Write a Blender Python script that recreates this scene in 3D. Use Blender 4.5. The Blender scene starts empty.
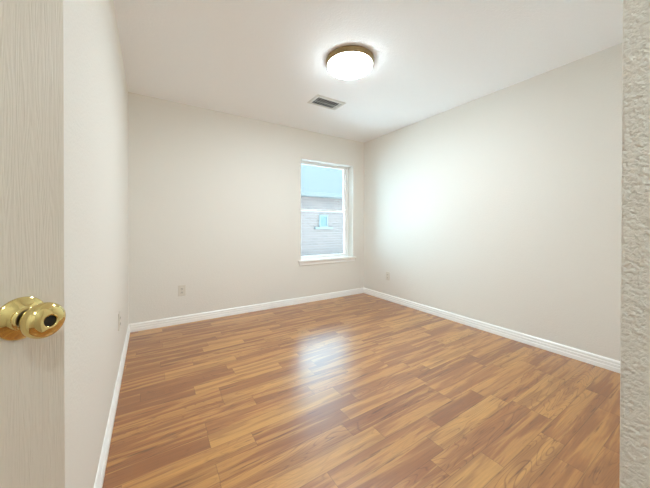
import bpy, bmesh, math, random
from mathutils import Vector, Matrix
random.seed(7)
S = bpy.context.scene
COL = S.collection
PI = math.pi

# ---------------------------------------------------------------- camera
F, YAW, CAMH, CY, PITCH, ROLL = 274.6, .5689, 1.0877, 227.4, -.005, .0015
r0 = Vector((math.cos(YAW), -math.sin(YAW), 0)); f0 = Vector((math.sin(YAW), math.cos(YAW), 0)); d0 = Vector((0, 0, -1))
dn = math.cos(PITCH)*d0 + math.sin(PITCH)*f0
FW = math.cos(PITCH)*f0 - math.sin(PITCH)*d0
RT = math.cos(ROLL)*r0 - math.sin(ROLL)*dn
DN = math.sin(ROLL)*r0 + math.cos(ROLL)*dn
cd = bpy.data.cameras.new('camera'); cam = bpy.data.objects.new('camera', cd); COL.objects.link(cam)
cd.sensor_fit = 'HORIZONTAL'; cd.sensor_width = 36; cd.lens = 36*F/650
cd.shift_y = (CY-244)/650; cd.clip_start = .02; cd.clip_end = 200
M = Matrix((( RT.x, -DN.x, -FW.x, 0), (RT.y, -DN.y, -FW.y, 0), (RT.z, -DN.z, -FW.z, CAMH), (0, 0, 0, 1)))
cam.matrix_world = M
S.camera = cam

# ---------------------------------------------------------------- world, light, exposure
S.view_settings.view_transform = 'Standard'; S.view_settings.look = 'None'
S.view_settings.gamma = 1; S.view_settings.use_curve_mapping = False
S.view_settings.exposure = 0.47
S.cycles.max_bounces = 16; S.cycles.diffuse_bounces = 12; S.cycles.glossy_bounces = 6; S.cycles.transparent_max_bounces = 12
S.cycles.sample_clamp_indirect = 12
w = bpy.data.worlds.new('sky'); S.world = w; w.use_nodes = True
bg = w.node_tree.nodes['Background']
bg.inputs['Color'].default_value = (.52, .82, 1, 1); bg.inputs['Strength'].default_value = 8.6
pl = bpy.data.lights.new('window_portal', 'AREA'); pl.shape = 'RECTANGLE'; pl.size = .93; pl.size_y = 1.43
pl.cycles.is_portal = True
po = bpy.data.objects.new('window_portal', pl); COL.objects.link(po)
po.location = (2.257, 3.66, 1.32); po.rotation_euler = (-PI/2, 0, 0)      # emits towards -y, into the room
sl = bpy.data.lights.new('sun', 'SUN'); sl.energy = 17; sl.angle = math.radians(3); sl.color = (.97, .98, 1)
so = bpy.data.objects.new('sun', sl); COL.objects.link(so)
so.rotation_euler = Vector((-.55, -.03, 1)).to_track_quat('Z', 'Y').to_euler()   # high over the gap between the houses, none enters the room
LAMP_POWER = 64.0        # emission of the room lamp's diffuser
HALL_FILL_POWER = 41.0        # emission of the added fill lamp in the unseen hall

# ---------------------------------------------------------------- helpers
def lin(r, g, b):
    f = lambda c: (c/255/12.92) if c/255 <= .04045 else ((c/255+.055)/1.055)**2.4
    return (f(r), f(g), f(b), 1)
def link(name, me, m=None, parent=None):
    o = bpy.data.objects.new(name, me); COL.objects.link(o)
    if m: me.materials.append(m)
    if parent: o.parent = parent
    return o
def tag(o, label=None, cat=None, group=None, kind=None):
    for k, v in (('label', label), ('category', cat), ('group', group), ('kind', kind)):
        if v: o[k] = v
    return o
def fin(name, bm, m, parent=None, smooth=False, kind=None, bevel=0):
    bmesh.ops.recalc_face_normals(bm, faces=bm.faces)
    me = bpy.data.meshes.new(name); bm.to_mesh(me); bm.free()
    if smooth:
        for p in me.polygons: p.use_smooth = True
    o = link(name, me, m, parent)
    if bevel:
        b = o.modifiers.new('bevel', 'BEVEL'); b.width = bevel; b.segments = 2; b.limit_method = 'ANGLE'
    if kind: o['kind'] = kind
    return o
def box(bm, x0, x1, y0, y1, z0, z1, T=None):
    vs = [bm.verts.new((x, y, z)) for x in (x0, x1) for y in (y0, y1) for z in (z0, z1)]
    if T:
        for v in vs: v.co = T @ v.co
    for f in ((0,1,3,2), (4,6,7,5), (0,4,5,1), (2,3,7,6), (0,2,6,4), (1,5,7,3)):
        bm.faces.new([vs[i] for i in f])
def boxes(name, lst, m, parent=None, **k):
    bm = bmesh.new()
    for b in lst: box(bm, *b)
    return fin(name, bm, m, parent, **k)
def lathe(bm, prof, n=64, T=None):
    """revolve (r, h) pairs about +z"""
    rings = []
    for r, h in prof:
        if r < 1e-6: rings.append([bm.verts.new((0, 0, h))])
        else: rings.append([bm.verts.new((r*math.cos(2*PI*i/n), r*math.sin(2*PI*i/n), h)) for i in range(n)])
    for a, b in zip(rings, rings[1:]):
        if len(a) == 1 and len(b) == 1: continue
        for i in range(n):
            j = (i+1) % n
            if len(a) == 1: bm.faces.new((a[0], b[i], b[j]))
            elif len(b) == 1: bm.faces.new((a[i], a[j], b[0]))
            else: bm.faces.new((a[i], a[j], b[j], b[i]))
    if T:
        for r in rings:
            for v in r: v.co = T @ v.co
def empty(name, loc, rot=(0, 0, 0)):
    o = bpy.data.objects.new(name, None); COL.objects.link(o); o.location = loc; o.rotation_euler = rot; o.empty_display_size = .1
    return o
class N:
    """tiny node-tree helper"""
    def __init__(s, name):
        s.m = bpy.data.materials.new(name); s.m.use_nodes = True; s.t = s.m.node_tree; s.b = s.t.nodes['Principled BSDF']
        s.out = s.t.nodes['Material Output']
    def n(s, typ, ins=None, **props):
        nd = s.t.nodes.new(typ)
        for k, v in props.items(): setattr(nd, k, v)
        for k, v in (ins or {}).items():
            if isinstance(v, bpy.types.NodeSocket): s.t.links.new(v, nd.inputs[k])
            else: nd.inputs[k].default_value = v
        return nd
    def math(s, op, a, b=None, c=None):
        ins = {0: a}
        if b is not None: ins[1] = b
        if c is not None: ins[2] = c
        return s.n('ShaderNodeMath', ins, operation=op).outputs[0]
    def mix(s, f, a, b, bt='MIX'):
        return s.n('ShaderNodeMix', {0: f, 6: a, 7: b}, data_type='RGBA', blend_type=bt).outputs[2]
    def ramp(s, f, pts, interp='LINEAR'):
        nd = s.n('ShaderNodeValToRGB', {0: f}); cr = nd.color_ramp; cr.interpolation = interp
        while len(cr.elements) < len(pts): cr.elements.new(.5)
        for e, (p, c) in zip(cr.elements, pts): e.position = p; e.color = c if len(c) == 4 else (*c, 1)
        return nd.outputs[0]
    def set(s, **k):
        for a, v in k.items():
            a = a.replace('_', ' ')
            if isinstance(v, bpy.types.NodeSocket): s.t.links.new(v, s.b.inputs[a])
            else: s.b.inputs[a].default_value = v
def plain(name, c, rough=.5, metal=0, spec=.5):
    a = N(name); a.set(Base_Color=c, Roughness=rough, Metallic=metal, Specular_IOR_Level=spec); return a.m

# ---------------------------------------------------------------- materials
def paint(name, c, strength, scale=110, rough=.6, dist=.004):
    a = N(name)
    co = a.n('ShaderNodeTexCoord').outputs['Object']
    n1 = a.n('ShaderNodeTexNoise', {'Vector': co, 'Scale': scale, 'Detail': 3.0, 'Roughness': .55}).outputs['Fac']
    n2 = a.n('ShaderNodeTexVoronoi', {'Vector': co, 'Scale': scale*.8}, feature='SMOOTH_F1').outputs['Distance']
    hgt = a.math('ADD', a.math('SMOOTH_MIN', n1, .62, .1), a.math('MULTIPLY', n2, .35))
    bp = a.n('ShaderNodeBump', {'Strength': strength, 'Distance': dist, 'Height': hgt}).outputs[0]
    a.set(Base_Color=c, Roughness=rough, Normal=bp, Specular_IOR_Level=.3)
    return a.m
WALL = paint('wall_paint', lin(233, 230, 223), .38)
WALL_ROUGH = paint('heavy_textured_wall_paint', lin(233, 230, 223), 1.0, 165, .6, .006)
CEIL = paint('ceiling_paint', lin(249, 251, 253), .35, 90, .8)
TRIM = plain('trim_paint', lin(250, 250, 248), .3)
VINYL = plain('white_vinyl', lin(252, 253, 253), .35)
PLATE = plain('outlet_plastic', lin(222, 216, 204), .35)
DARK = plain('dark_slot', lin(30, 27, 24), .6)
VENTD = plain('vent_shade', lin(58, 55, 52), .7)
VENTW = plain('vent_enamel', lin(214, 212, 206), .4)
BRONZE = plain('antique_brass_ring', lin(150, 128, 92), .3, 1)

def door_mat():
    a = N('door_paint')
    co = a.n('ShaderNodeTexCoord').outputs['Object']
    mp = a.n('ShaderNodeMapping', {'Vector': co, 'Scale': (1, 1, .045)}).outputs[0]
    n1 = a.n('ShaderNodeTexNoise', {'Vector': mp, 'Scale': 230.0, 'Detail': 4.0, 'Roughness': .6, 'Distortion': .4}).outputs['Fac']
    n2 = a.n('ShaderNodeTexNoise', {'Vector': mp, 'Scale': 55.0, 'Detail': 1.0}).outputs['Fac']
    wv = a.math('FRACT', a.math('MULTIPLY', n2, 14.0))
    wv = a.math('ABSOLUTE', a.math('SUBTRACT', wv, .5))
    h = a.math('ADD', n1, a.math('MULTIPLY', wv, .5))
    bp = a.n('ShaderNodeBump', {'Strength': .75, 'Distance': .0014, 'Height': h}).outputs[0]
    a.set(Base_Color=lin(222, 214, 202), Roughness=.42, Normal=bp)
    return a.m
DOOR = door_mat()

def brass_mat():
    a = N('polished_brass')
    a.set(Base_Color=(.76, .62, .27, 1), Metallic=1.0, Roughness=.09)
    return a.m
BRASS = brass_mat()

def floor_mat():
    a = N('wood_laminate')
    att = a.n('ShaderNodeAttribute', attribute_name='strip')      # r: seed, g: tone, b: figure
    sp = a.n('ShaderNodeSeparateColor', {0: att.outputs['Color']})
    seed, tone, fig = sp.outputs[0], sp.outputs[1], sp.outputs[2]
    co = a.n('ShaderNodeTexCoord').outputs['Object']
    sx = a.n('ShaderNodeSeparateXYZ', {0: co})
    x, y = sx.outputs[0], sx.outputs[1]
    off = a.math('MULTIPLY', seed, 57.0)
    v = a.n('ShaderNodeCombineXYZ', {0: a.math('ADD', a.math('MULTIPLY', x, 1.0), off), 1: a.math('MULTIPLY', y, 13.0), 2: off}).outputs[0]
    # broad heartwood / sapwood bands
    band = a.n('ShaderNodeTexNoise', {'Vector': v, 'Scale': 1.5, 'Detail': 3.0, 'Roughness': .55, 'Distortion': .5}).outputs['Fac']
    # fine fibre
    v2 = a.n('ShaderNodeCombineXYZ', {0: a.math('ADD', a.math('MULTIPLY', x, 6.0), off), 1: a.math('MULTIPLY', y, 160.0), 2: off}).outputs[0]
    fib = a.n('ShaderNodeTexNoise', {'Vector': v2, 'Scale': 1.0, 'Detail': 4.0, 'Roughness': .6}).outputs['Fac']
    # cathedral growth lines from contours of a stretched noise
    v3 = a.n('ShaderNodeCombineXYZ', {0: a.math('ADD', a.math('MULTIPLY', x, 1.0), off), 1: a.math('MULTIPLY', y, 8.0), 2: off}).outputs[0]
    cn = a.n('ShaderNodeTexNoise', {'Vector': v3, 'Scale': 1.6, 'Detail': 1.2, 'Roughness': .35, 'Distortion': .5}).outputs['Fac']
    cl = a.math('ABSOLUTE', a.math('SUBTRACT', a.math('FRACT', a.math('MULTIPLY', cn, 17.0)), .5))
    line = a.n('ShaderNodeMapRange', {0: cl, 1: .5, 2: .30, 3: 1.0, 4: 0.0}).outputs[0]
    line = a.math('MULTIPLY', a.math('MULTIPLY', line, line), fig)
    # sparse dark mineral streaks
    v4 = a.n('ShaderNodeCombineXYZ', {0: a.math('ADD', a.math('MULTIPLY', x, 2.2), off), 1: a.math('MULTIPLY', y, 32.0), 2: off}).outputs[0]
    st = a.n('ShaderNodeTexNoise', {'Vector': v4, 'Scale': 1.5, 'Detail': 3.0, 'Roughness': .6}).outputs['Fac']
    streak = a.n('ShaderNodeMapRange', {0: st, 1: .62, 2: .70, 3: 0.0, 4: 1.0}).outputs[0]
    base = a.ramp(tone, [(0, lin(158, 102, 62)), (.35, lin(172, 116, 72)), (.65, lin(186, 130, 82)), (1, lin(212, 164, 106))])
    bd = a.n('ShaderNodeMapRange', {0: band, 1: .42, 2: .58, 3: -1.0, 4: 1.0}).outputs[0]
    base = a.mix(a.math('MULTIPLY', a.math('MAXIMUM', bd, 0.0), .55), base, lin(222, 172, 110))
    base = a.mix(a.math('MULTIPLY', a.math('MAXIMUM', a.math('MULTIPLY', bd, -1.0), 0.0), .42), base, lin(142, 86, 48))
    base = a.mix(a.math('MULTIPLY', line, .55), base, lin(112, 62, 32))
    base = a.mix(a.math('MULTIPLY', streak, .65), base, lin(92, 50, 26))
    fb = a.n('ShaderNodeMapRange', {0: fib, 1: .3, 2: .7, 3: .86, 4: 1.12}).outputs[0]
    base = a.mix(1.0, base, a.n('ShaderNodeCombineColor', {0: fb, 1: fb, 2: fb}).outputs[0], 'MULTIPLY')
    uv = a.n('ShaderNodeSeparateXYZ', {0: a.n('ShaderNodeUVMap', uv_map='edge').outputs[0]})
    # uv holds the distance to the strip's edges in metres
    e = a.math('MINIMUM', uv.outputs[0], uv.outputs[1])
    seam = a.n('ShaderNodeMapRange', {0: e, 1: .0004, 2: .0022, 3: .62, 4: 1.0}).outputs[0]
    base = a.mix(1.0, base, a.n('ShaderNodeCombineColor', {0: seam, 1: seam, 2: seam}).outputs[0], 'MULTIPLY')
    bp = a.n('ShaderNodeBump', {'Strength': .08, 'Distance': .001, 'Height': fib}).outputs[0]
    base = a.mix(1.0, base, (.82, .715, .475, 1), 'MULTIPLY')
    a.set(Base_Color=base, Roughness=a.n('ShaderNodeMapRange', {0: fib, 1: .3, 2: .7, 3: .33, 4: .43}).outputs[0], Normal=bp,
          Specular_IOR_Level=.7, Coat_Weight=.75, Coat_Roughness=.27, Coat_IOR=1.5)
    return a.m
FLOOR = floor_mat()

def emis(name, c, s):
    # an opal diffuser over a board of diodes: strongest straight down, weak at its rim
    a = N(name)
    nz = a.n('ShaderNodeSeparateXYZ', {0: a.n('ShaderNodeNewGeometry').outputs['Normal']}).outputs[2]
    nz = a.math('MAXIMUM', a.math('MULTIPLY', nz, -1.0), 0.0)
    s = a.math('ADD', a.math('MULTIPLY', a.math('POWER', nz, 10.0), s*1.3), s*.31)
    a.set(Base_Color=(.9, .9, .88, 1), Roughness=.4, Emission_Color=c, Emission_Strength=s); return a.m
LAMPM = emis('lamp_diffuser', (.84, .965, 1.03, 1), LAMP_POWER)
HALL_FILLM = emis('hall_fill_diffuser', (.81, .94, .98, 1), HALL_FILL_POWER)

def glass_mat():
    a = N('window_glass')
    tr = a.n('ShaderNodeBsdfTransparent', {'Color': (.95, .985, .985, 1)})
    gl = a.n('ShaderNodeBsdfGlossy', {'Roughness': .02})
    fr = a.n('ShaderNodeFresnel', {'IOR': 1.45})
    mx = a.n('ShaderNodeMixShader', {0: fr.outputs[0], 1: tr.outputs[0], 2: gl.outputs[0]})
    a.t.links.new(mx.outputs[0], a.out.inputs['Surface'])
    return a.m
GLASS = glass_mat()

# ---------------------------------------------------------------- room shell
XL, XR, YB, H = -.1813, 2.948, 3.434, 2.448
YN = .11            # room side of the near wall
HX0, HX1, HY0 = -.68, .607, -1.4      # vestibule
WX0, WX1, WZ0, WZ1 = 1.793, 2.722, .603, 2.034
T = .18

# floor: rows of laminate strips, one face each, in one mesh
def build_floor():
    RW, R0 = .1025, .6027
    ymin, ymax, xmin, xmax = HY0-.1, YB+T, HX0-T-.7, XR+T
    k0 = math.floor((ymin-R0)/RW); k1 = math.ceil((ymax-R0)/RW)
    verts, faces, cols, uvs = [], [], [], []
    # strip ends and tones seen in the photograph, by row: (x of the joints), tones between them
    for k in range(k0, k1):
        y0 = R0+k*RW; y1 = y0+RW
        if k in FIX:
            js, tn = FIX[k][:2]
        else:
            js, tn = [], []
        # fill outwards with random strips
        rnd = random.Random(k*13+5)
        j = list(js) or [rnd.uniform(0, .6)]
        t = list(tn)
        while j[-1] < xmax: j.append(j[-1]+rnd.uniform(.38, .95)); 
        while j[0] > xmin: j.insert(0, j[0]-rnd.uniform(.38, .95)); t.insert(0, None)
        while len(t) < len(j)-1: t.append(None)
        figs = {js[i]: v for i, v in enumerate(FIX[k][2])} if k in FIX and len(FIX[k]) > 2 else {}
        for a, b, tt in zip(j, j[1:], t):
            i = len(verts)
            verts += [(a, y0, 0), (b, y0, 0), (b, y1, 0), (a, y1, 0)]
            faces.append((i, i+1, i+2, i+3))
            tt = rnd.choice((.1, .25, .4, .45, .55, .6, .7, .9)) if tt is None else tt
            cols.append((rnd.random(), tt, figs.get(a, rnd.choice((.1, .4, .7, 1))), 1)); uvs.append((b-a, RW))
    # split each strip lengthwise and across so the edge distance is exact
    V, Fc, C, U = [], [], [], []
    for f, c, (L, W) in zip(faces, cols, uvs):
        (xa, ya, _), (xb, _, _), (_, yb, _), _ = [verts[i] for i in f]
        xm, ym = (xa+xb)/2, (ya+yb)/2
        for (x0, x1, u0, u1) in ((xa, xm, 0, L/2), (xm, xb, L/2, 0)):
            for (y0, y1, v0, v1) in ((ya, ym, 0, W/2), (ym, yb, W/2, 0)):
                i = len(V); V += [(x0, y0, 0), (x1, y0, 0), (x1, y1, 0), (x0, y1, 0)]; Fc.append((i, i+1, i+2, i+3))
                C += [c]*4; U += [(u0, v0), (u1, v0), (u1, v1), (u0, v1)]
    me = bpy.data.meshes.new('floor'); me.from_pydata(V, [], Fc); me.update()
    at = me.attributes.new('strip', 'FLOAT_COLOR', 'CORNER')
    uv = me.uv_layers.new(name='edge')
    for i, c in enumerate(C): at.data[i].color = c; uv.data[i].uv = U[i]
    o = link('floor', me, FLOOR); o['kind'] = 'structure'
    # a slab below gives the floor its thickness
    return o
FIX = {      # joints seen in the photograph and the tone of the strips between them
    -1: ([.35, 1.08, 1.74, 2.456], [.3, .85, .55]),
    0: ([.74, 1.345, 1.905, 2.50], [.95, .35, .75], [.1, .1, 1]),
    1: ([.62, 1.10, 1.905, 2.469, 2.95], [.3, .5, .88, .35], [1, 1, .8, .6]),
    2: ([.50, 1.205, 1.86, 2.477], [.4, .92, .5], [.2, .9, 1]),
    3: ([.66, 1.33, 1.80, 2.538], [.5, .12, .75], [.3, .3, .3]),
    4: ([1.02, 1.594, 2.28, 2.85], [.45, .6, .85]),
    5: ([.25, .89, 1.594, 2.2], [.75, .12, .6]),
    6: ([.253, .95, 1.62], [.35, .7]),
    7: ([-.1, .45, 1.1, 1.8], [.8, .2, .55]),
    8: ([-.3, .252, 1.04, 1.7], [.4, .98, .45]),
    9: ([-.4, .256, .9], [.35, .6]),
    10: ([-.2, .55, 1.25], [.5, .3]),
    11: ([-.3, .385, 1.02], [.3, .92]),
    12: ([-.25, .39, 1.1], [.4, .5]),
    13: ([-.3, .25, .86], [.3, .85]),
    14: ([-.05, .53, 1.06, 1.6], [.35, .95, .5]),
    15: ([-.2, .5, 1.2], [.3, .5]),
    19: ([-.15, .393, .75, 1.3], [.4, .9, .35]),
    20: ([-.2, .45, 1.063, 1.6], [.3, .85, .3]),
    22: ([.1, .614, 1.2], [.85, .3]),
}
build_floor()
boxes('trim_subfloor', [(HX0-T-.7, XR+T, HY0-.1, YB+T, -.25, -.012)], plain('subfloor', lin(120, 110, 100)), kind='structure')
boxes('ceiling', [(HX0-T-.7, XR+T, HY0-.1, YB+T, H, H+.15)], CEIL, kind='structure')
# left wall, with the return towards the closet
boxes('wall_left', [(XL-T, XL, .86, YB, 0, H), (HX0-T-.7, XL-T, .86, .86+T, 0, H)], WALL, kind='structure')
boxes('wall_right', [(XR, XR+T, YN-T, YB+T, 0, H)], WALL, kind='structure')
boxes('wall_back', [(XL-T, WX0, YB, YB+T, 0, H), (WX1, XR, YB, YB+T, 0, H), (WX0, WX1, YB, YB+T, 0, WZ0), (WX0, WX1, YB, YB+T, WZ1, H)], WALL, kind='structure')
boxes('wall_near', [(HX1, XR, YN-.12, YN, 0, H), (HX1, HX1+.12, HY0, YN-.12, 0, H)], WALL_ROUGH, kind='structure', bevel=.003)
boxes('wall_hall', [(HX0-.12, HX1+.12, HY0-.12, HY0, 0, H)], WALL, kind='structure')
boxes('wall_closet', [(HX0-.12, HX0, HY0, .05, 0, H), (HX0-.12, HX0, .05, .86, 2.06, H), (HX0-.7-T, HX0-.7, -.1, .86, 0, H), (HX0-.7, HX0-.12, -.1, 0, 0, H)], WALL, kind='structure')

# baseboards: moulded profile swept along each wall
PROF = [(0, 0), (.015, 0), (.015, .030), (.012, .034), (.0135, .040), (.0135, .054), (.0095, .058), (.0105, .063), (.0105, .073), (.007, .080), (.003, .085), (0, .085)]
def baseboard(name, p0, p1, nrm, e0=1, e1=1):
    """p0 -> p1 along the wall's foot, nrm points into the room; e0/e1: +1 inside mitre, -1 outside mitre"""
    p0, p1, nrm = Vector(p0), Vector(p1), Vector(nrm); d = (p1-p0).normalized()
    bm = bmesh.new(); A = []; B = []
    for t, z in PROF:
        A.append(bm.verts.new((*(p0+nrm*t+d*t*e0), z))); B.append(bm.verts.new((*(p1+nrm*t-d*t*e1), z)))
    n = len(PROF)
    for i in range(n):
        j = (i+1) % n; bm.faces.new((A[i], A[j], B[j], B[i]))
    bm.faces.new(A); bm.faces.new(B)
    return fin(name, bm, TRIM, kind='structure')
baseboard('baseboard_left', (XL, .86), (XL, YB), (1, 0), -1, 1)
baseboard('baseboard_back', (XL, YB), (XR, YB), (0, -1))
baseboard('baseboard_right', (XR, YB), (XR, YN), (-1, 0))
baseboard('baseboard_near', (XR, YN), (HX1, YN), (0, 1), 1, -1)
baseboard('baseboard_hall', (HX1, YN), (HX1, HY0), (-1, 0), -1, 1)

# ---------------------------------------------------------------- window
FY = YB+.125     # front of the vinyl frame
wf = boxes('window_1', [(WX0, WX0+.045, FY, FY+.05, WZ0, WZ1), (WX1-.045, WX1, FY, FY+.05, WZ0, WZ1),
                        (WX0+.045, WX1-.045, FY, FY+.05, WZ1-.012, WZ1), (WX0+.045, WX1-.045, FY, FY+.05, WZ0, WZ0+.025)], VINYL, kind='structure', bevel=.003)
ZM = 1.325
def sash(z0, z1, y0):
    s = boxes('window_sash', [(WX0+.045, WX0+.07, y0, y0+.022, z0, z1), (WX1-.07, WX1-.045, y0, y0+.022, z0, z1),
                              (WX0+.07, WX1-.07, y0, y0+.022, z1-.020, z1), (WX0+.07, WX1-.07, y0, y0+.022, z0, z0+.020)], VINYL, wf, bevel=.002)
    boxes('window_pane', [(WX0+.07, WX1-.07, y0+.008, y0+.012, z0+.020, z1-.020)], GLASS, s)
    return s
sash(WZ0+.025, ZM+.010, FY+.004); sash(ZM-.010, WZ1-.012, FY+.027)
boxes('window_lock', [(2.24, 2.28, FY-.006, FY+.004, ZM-.006, ZM+.008)], VINYL, wf)
boxes('window_stool', [(WX0-.045, WX1+.045, YB-.035, YB, WZ0-.022, WZ0), (WX0, WX1, YB, FY, WZ0-.012, WZ0+.004)], TRIM, wf, bevel=.004)
boxes('window_apron', [(WX0-.03, WX1+.03, YB-.014, YB, WZ0-.07, WZ0-.022)], TRIM, wf, bevel=.003)

# ---------------------------------------------------------------- door with knob
d2 = YAW+math.radians(12)
dv = Vector((math.sin(d2), math.cos(d2), 0)); nv = Vector((math.cos(d2), -math.sin(d2), 0))
rose = Vector((0, 0, CAMH)) + (FW + RT*((21-325)/F) + DN*((318-CY)/F))*.435
edge = rose + dv*.061; edge.z = 0
# door's own frame: x from the latch edge towards the hinge, y out of the visible face, z up
DT = Matrix(((-dv.x, nv.x, 0, edge.x), (-dv.y, nv.y, 0, edge.y), (0, 0, 1, 0), (0, 0, 0, 1)))
DWD, DH, DTH = .76, 2.03, .035
def door():
    # six moulded panels: rails and stiles proud, panels sunk and fielded
    st = .11
    px = [(st, DWD/2-.045), (DWD/2+.045, DWD-st)]
    pz = [(.24, .86), (1.0, 1.62), (1.72, 1.92)]
    bm = bmesh.new()
    X = [0, st, DWD/2-.045, DWD/2+.045, DWD-st, DWD]
    box(bm, 0, DWD, -DTH+.006, -.006, .012, .012+DH)                      # core
    for ys in ((-.006, 0), (-DTH, -DTH+.006)):
        for a, b in ((0, st), (X[2], X[3]), (X[4], DWD)): box(bm, a, b, *ys, .012, .012+DH)
        for a, b in px:
            for z0, z1 in ((.012, .24), (.86, 1.0), (1.62, 1.72), (1.92, .012+DH)): box(bm, a, b, *ys, z0, z1)
    o = fin('door_1', bm, DOOR, kind='structure', bevel=.0012)
    o.matrix_world = DT
    for a, b in px:
        for z0, z1 in pz:
            bm = bmesh.new(); g = .022
            for s0, s1 in ((-.006, -.0015), (-DTH+.006, -DTH+.0015)):
                v0 = [bm.verts.new((x, s0, z)) for x, z in ((a+.006, z0+.006), (b-.006, z0+.006), (b-.006, z1-.006), (a+.006, z1-.006))]
                v1 = [bm.verts.new((x, s1, z)) for x, z in ((a+g, z0+g), (b-g, z0+g), (b-g, z1-g), (a+g, z1-g))]
                for i in range(4): bm.faces.new((v0[i], v0[(i+1) % 4], v1[(i+1) % 4], v1[i]))
                bm.faces.new(v1)
            fin('door_panel', bm, DOOR, o)
    return o
dr = door()
KX, KZ = .061, rose.z
KT = Matrix.Translation((KX, 0, KZ)) @ Matrix.Rotation(-PI/2, 4, 'X')       # lathe +z -> door +y
kn = []
bm = bmesh.new()
lathe(bm, [(0, 0), (.033, 0), (.0333, .002), (.0325, .0038), (.031, .0046), (.0285, .0058), (.024, .0088), (.0185, .0112), (.0165, .0118), (.0165, .0132), (.0148, .0136), (.0148, .0150)], T=KT)
ro = fin('knob_rose', bm, BRASS, dr, smooth=True)
bm = bmesh.new()
lathe(bm, [(.0115, .014), (.0112, .019), (.0115, .024), (.0135, .0275), (.0165, .030), (.0200, .0325), (.0235, .0365), (.0262, .0415), (.0272, .046), (.0270, .0500), (.0256, .0540),
           (.0228, .0572), (.0190, .0596), (.0150, .0610), (.0112, .0616), (.0094, .0617), (.0085, .0609), (.0082, .0590), (.0082, .0560), (.0060, .0560)], T=KT)
fin('door_knob', bm, BRASS, dr, smooth=True)
bm = bmesh.new(); lathe(bm, [(.0082, .0558), (.0082, .0575), (.0030, .0578), (0, .0578)], T=KT)
fin('keyhole', bm, DARK, dr, smooth=False)
# the mate on the other face
KT2 = Matrix.Translation((KX, -DTH, KZ)) @ Matrix.Rotation(PI/2, 4, 'X')
bm = bmesh.new(); lathe(bm, [(0, 0), (.033, 0), (.0325, .0038), (.0285, .0058), (.0185, .0112), (.0115, .013), (.0112, .024), (.0165, .030), (.0235, .0365), (.0272, .046), (.0256, .054), (.019, .0596), (0, .0617)], T=KT2)
fin('door_knob', bm, BRASS, dr, smooth=True)
boxes('latch_plate', [(-.0004, .0005, -DTH/2-.0125, -DTH/2+.0125, KZ-.028, KZ+.028)], BRASS, dr)
for z in (.25, 1.02, 1.8):
    bm = bmesh.new(); lathe(bm, [(0, z-.045), (.006, z-.045), (.006, z+.045), (0, z+.045)], 16, Matrix.Translation((DWD+.004, .004, 0)))
    fin('door_hinge', bm, BRASS, dr)

# ---------------------------------------------------------------- ceiling lamp
def ceiling_lamp(loc, mat, label, R=.19):
    r = tag(empty('ceiling_light', loc), label, 'ceiling light')
    fl = Matrix.Rotation(PI, 4, 'X')
    bm = bmesh.new(); lathe(bm, [(0, 0), (R*1.03, 0), (R*1.045, .004), (R*1.04, .012), (R*1.02, .020), (R*1.015, .034), (R, .040), (R*.96, .042), (R*.94, .034)], 96, fl)
    fin('lamp_ring', bm, BRONZE, r, smooth=True)
    bm = bmesh.new(); lathe(bm, [(R*.955, .036), (R*.97, .043), (R*.965, .050), (R*.93, .060), (R*.80, .070), (R*.6, .077), (R*.3, .080), (0, .081)], 96, fl)
    fin('lamp_diffuser', bm, mat, r, smooth=True)
ceiling_lamp((1.392, 1.80, H), LAMPM, 'round flush ceiling light with brass ring and glowing white diffuser')
ceiling_lamp((0, -.75, H), HALL_FILLM, 'added unseen fill light over the entry, shaped as a round ceiling light', .14)  # added out of view to light the door face and the entry

# ---------------------------------------------------------------- ceiling vent
def vent():
    r = tag(empty('ceiling_vent', (1.65, 2.55, H)), 'small white rectangular air register with dark louvres on the ceiling', 'air vent')
    a, b = .185, .112
    bm = bmesh.new()
    prof = [(0, 0), (0, -.003), (.022, -.010), (.034, -.010), (.034, 0)]       # inset, height
    rings = [[bm.verts.new((sx*(a-i), sy*(b-i), z)) for sx, sy in ((-1, -1), (1, -1), (1, 1), (-1, 1))] for i, z in prof]
    for p, q in zip(rings, rings[1:]):
        for i in range(4): bm.faces.new((p[i], p[(i+1) % 4], q[(i+1) % 4], q[i]))
    fin('vent_frame', bm, VENTW, r)
    boxes('vent_shade_sheet', [(-a+.03, a-.03, -b+.03, b-.03, -.0012, -.0004)], VENTD, r)  # flat dark sheet, its colour stands in for the shade inside the duct
    n = 9
    for k in range(n):
        x = -a+.040+(2*a-.08)*(k+.5)/n
        bm = bmesh.new(); ang = math.radians(-35 if k < 8 else 35)
        box(bm, -.0055, .0055, -b+.034, b-.034, -.0012, .0012, Matrix.Translation((x, 0, -.0075)) @ Matrix.Rotation(ang, 4, 'Y'))
        fin('vent_louvre', bm, VENTW, r)
    boxes('vent_bar', [(-a+.034, a-.034, -.002, .002, -.0135, -.0115)], VENTW, r)
    return r
vent()

# ---------------------------------------------------------------- wall outlets
def outlet(loc, rz, label):
    """plate faces local -y"""
    r = tag(empty('electrical_outlet', loc, (0, 0, rz)), label, 'outlet', 'electrical outlets low on the walls')
    p = boxes('cover_plate', [(-.037, .037, -.006, 0, -.060, .060)], PLATE, r, bevel=.003)
    for z in (.0205, -.0205):
        s = boxes('receptacle', [(-.0165, .0165, -.0085, -.005, z-.014, z+.014)], PLATE, r, bevel=.003)
        boxes('slots', [(-.0085, -.0055, -.0092, -.008, z-.003, z+.008), (.0055, .0085, -.0092, -.008, z-.003, z+.008), (-.0025, .0025, -.0092, -.008, z-.0095, z-.005)], DARK, s)
    bm = bmesh.new(); lathe(bm, [(0, 0), (.0032, 0), (.0028, .0012), (0, .0014)], 16, Matrix.Translation((0, -.006, 0)) @ Matrix.Rotation(PI/2, 4, 'X'))
    fin('screw', bm, plain('screw_paint', lin(200, 194, 182), .3), r)
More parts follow.
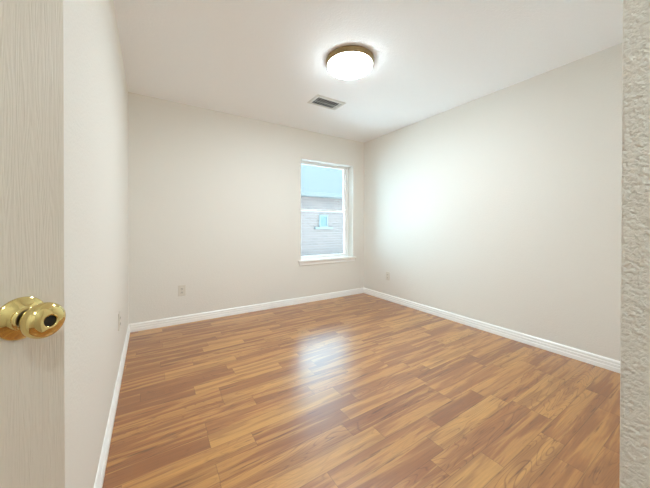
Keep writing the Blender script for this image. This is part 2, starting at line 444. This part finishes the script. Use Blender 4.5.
outlet((.305, YB, .367), 0, 'beige wall outlet on the back wall left of the window')
outlet((XR, 2.893, .356), -PI/2, 'white wall outlet on the right wall near the far corner')
outlet((XL, 2.392, .420), PI/2, 'wall outlet on the left wall seen almost edge on')

# ---------------------------------------------------------------- outside: neighbouring brick house
def brick_mat():
    a = N('brick')
    co = a.n('ShaderNodeTexCoord').outputs['Object']
    sx = a.n('ShaderNodeSeparateXYZ', {0: co})
    v = a.n('ShaderNodeCombineXYZ', {0: sx.outputs[0], 1: sx.outputs[2]}).outputs[0]
    b = a.n('ShaderNodeTexBrick', {'Vector': v, 'Color1': lin(94, 76, 71), 'Color2': lin(80, 65, 61), 'Mortar': lin(104, 94, 90), 'Scale': 1.0, 'Mortar Size': .014,
                                   'Brick Width': .36, 'Row Height': .12})
    a.set(Base_Color=b.outputs['Color'], Roughness=.9)
    return a.m
def roof_mat():
    a = N('shingles')
    co = a.n('ShaderNodeTexCoord').outputs['Object']
    b = a.n('ShaderNodeTexBrick', {'Vector': co, 'Color1': lin(52, 54, 56), 'Color2': lin(47, 49, 52), 'Mortar': lin(41, 43, 46), 'Mortar Size': .01, 'Brick Width': .4, 'Row Height': .14})
    a.set(Base_Color=b.outputs['Color'], Roughness=.9)
    return a.m
hs = tag(empty('neighbour_house', (6.5, 11, -.3)), 'pale brick house with grey shingle roof seen through the window', 'house')
def hb(name, lst, m, par, **k):
    lst = [(a-6.5, b-6.5, c-11, d-11, e+.3, f+.3) for a, b, c, d, e, f in lst]
    return boxes(name, lst, m, par, **k)
hb('brick_wall', [(0, 14, 11, 17, -.3, 2.45)], brick_mat(), hs)
bm = bmesh.new()
for x0, x1 in ((-7, 8),):
    vs = [bm.verts.new(c) for c in ((x0, -.45, 2.78), (x1, -.45, 2.78), (x1, 3.0, 5.1), (x0, 3.0, 5.1), (x0, 6.45, 2.78), (x1, 6.45, 2.78),
                                     (x0, -.45, 2.88), (x1, -.45, 2.88), (x1, 3.0, 5.2), (x0, 3.0, 5.2), (x0, 6.45, 2.88), (x1, 6.45, 2.88))]
    for f in ((6,7,8,9), (9,8,11,10), (0,3,2,1), (3,4,5,2), (0,1,7,6), (4,10,11,5), (0,6,9,3), (3,9,10,4), (1,2,8,7), (2,5,11,8)): bm.faces.new([vs[i] for i in f])
fin('roof', bm, roof_mat(), hs)
hb('fascia', [(-.5, 14.5, 10.50, 10.55, 2.42, 2.60)], plain('fascia_paint', lin(74, 70, 67), .5), hs)
hb('soffit', [(-.5, 14.5, 10.55, 11, 2.42, 2.45)], plain('soffit_paint', lin(90, 92, 92), .6), hs)
wn = hb('window_frame', [(6.70, 6.76, 10.95, 11.02, 1.04, 1.60), (7.10, 7.16, 10.95, 11.02, 1.04, 1.60), (6.76, 7.10, 10.95, 11.02, 1.54, 1.60), (6.76, 7.10, 10.95, 11.02, 1.04, 1.10), (6.45, 7.40, 10.9, 11.0, .95, 1.04)],
        plain('outside_window_paint', lin(88, 92, 92), .5), hs)
hb('window_pane', [(6.76, 7.10, 10.98, 10.99, 1.10, 1.54)], plain('outside_pane', lin(60, 72, 76), .3), wn)
def ground_mat():
    a = N('pale_bounce_ground')
    co = a.n('ShaderNodeTexCoord').outputs['Object']
    n = a.n('ShaderNodeTexNoise', {'Vector': co, 'Scale': 6.0, 'Detail': 6.0}).outputs['Fac']
    a.set(Base_Color=a.ramp(n, [(.3, lin(216, 218, 218)), (.7, lin(228, 230, 230))]), Roughness=.95); return a.m
boxes('trim_ground', [(-12, 25, YB+T, 30, -.5, -.3)], ground_mat(), kind='structure')  # unseen ground, coloured very pale to bounce daylight up onto the ceiling
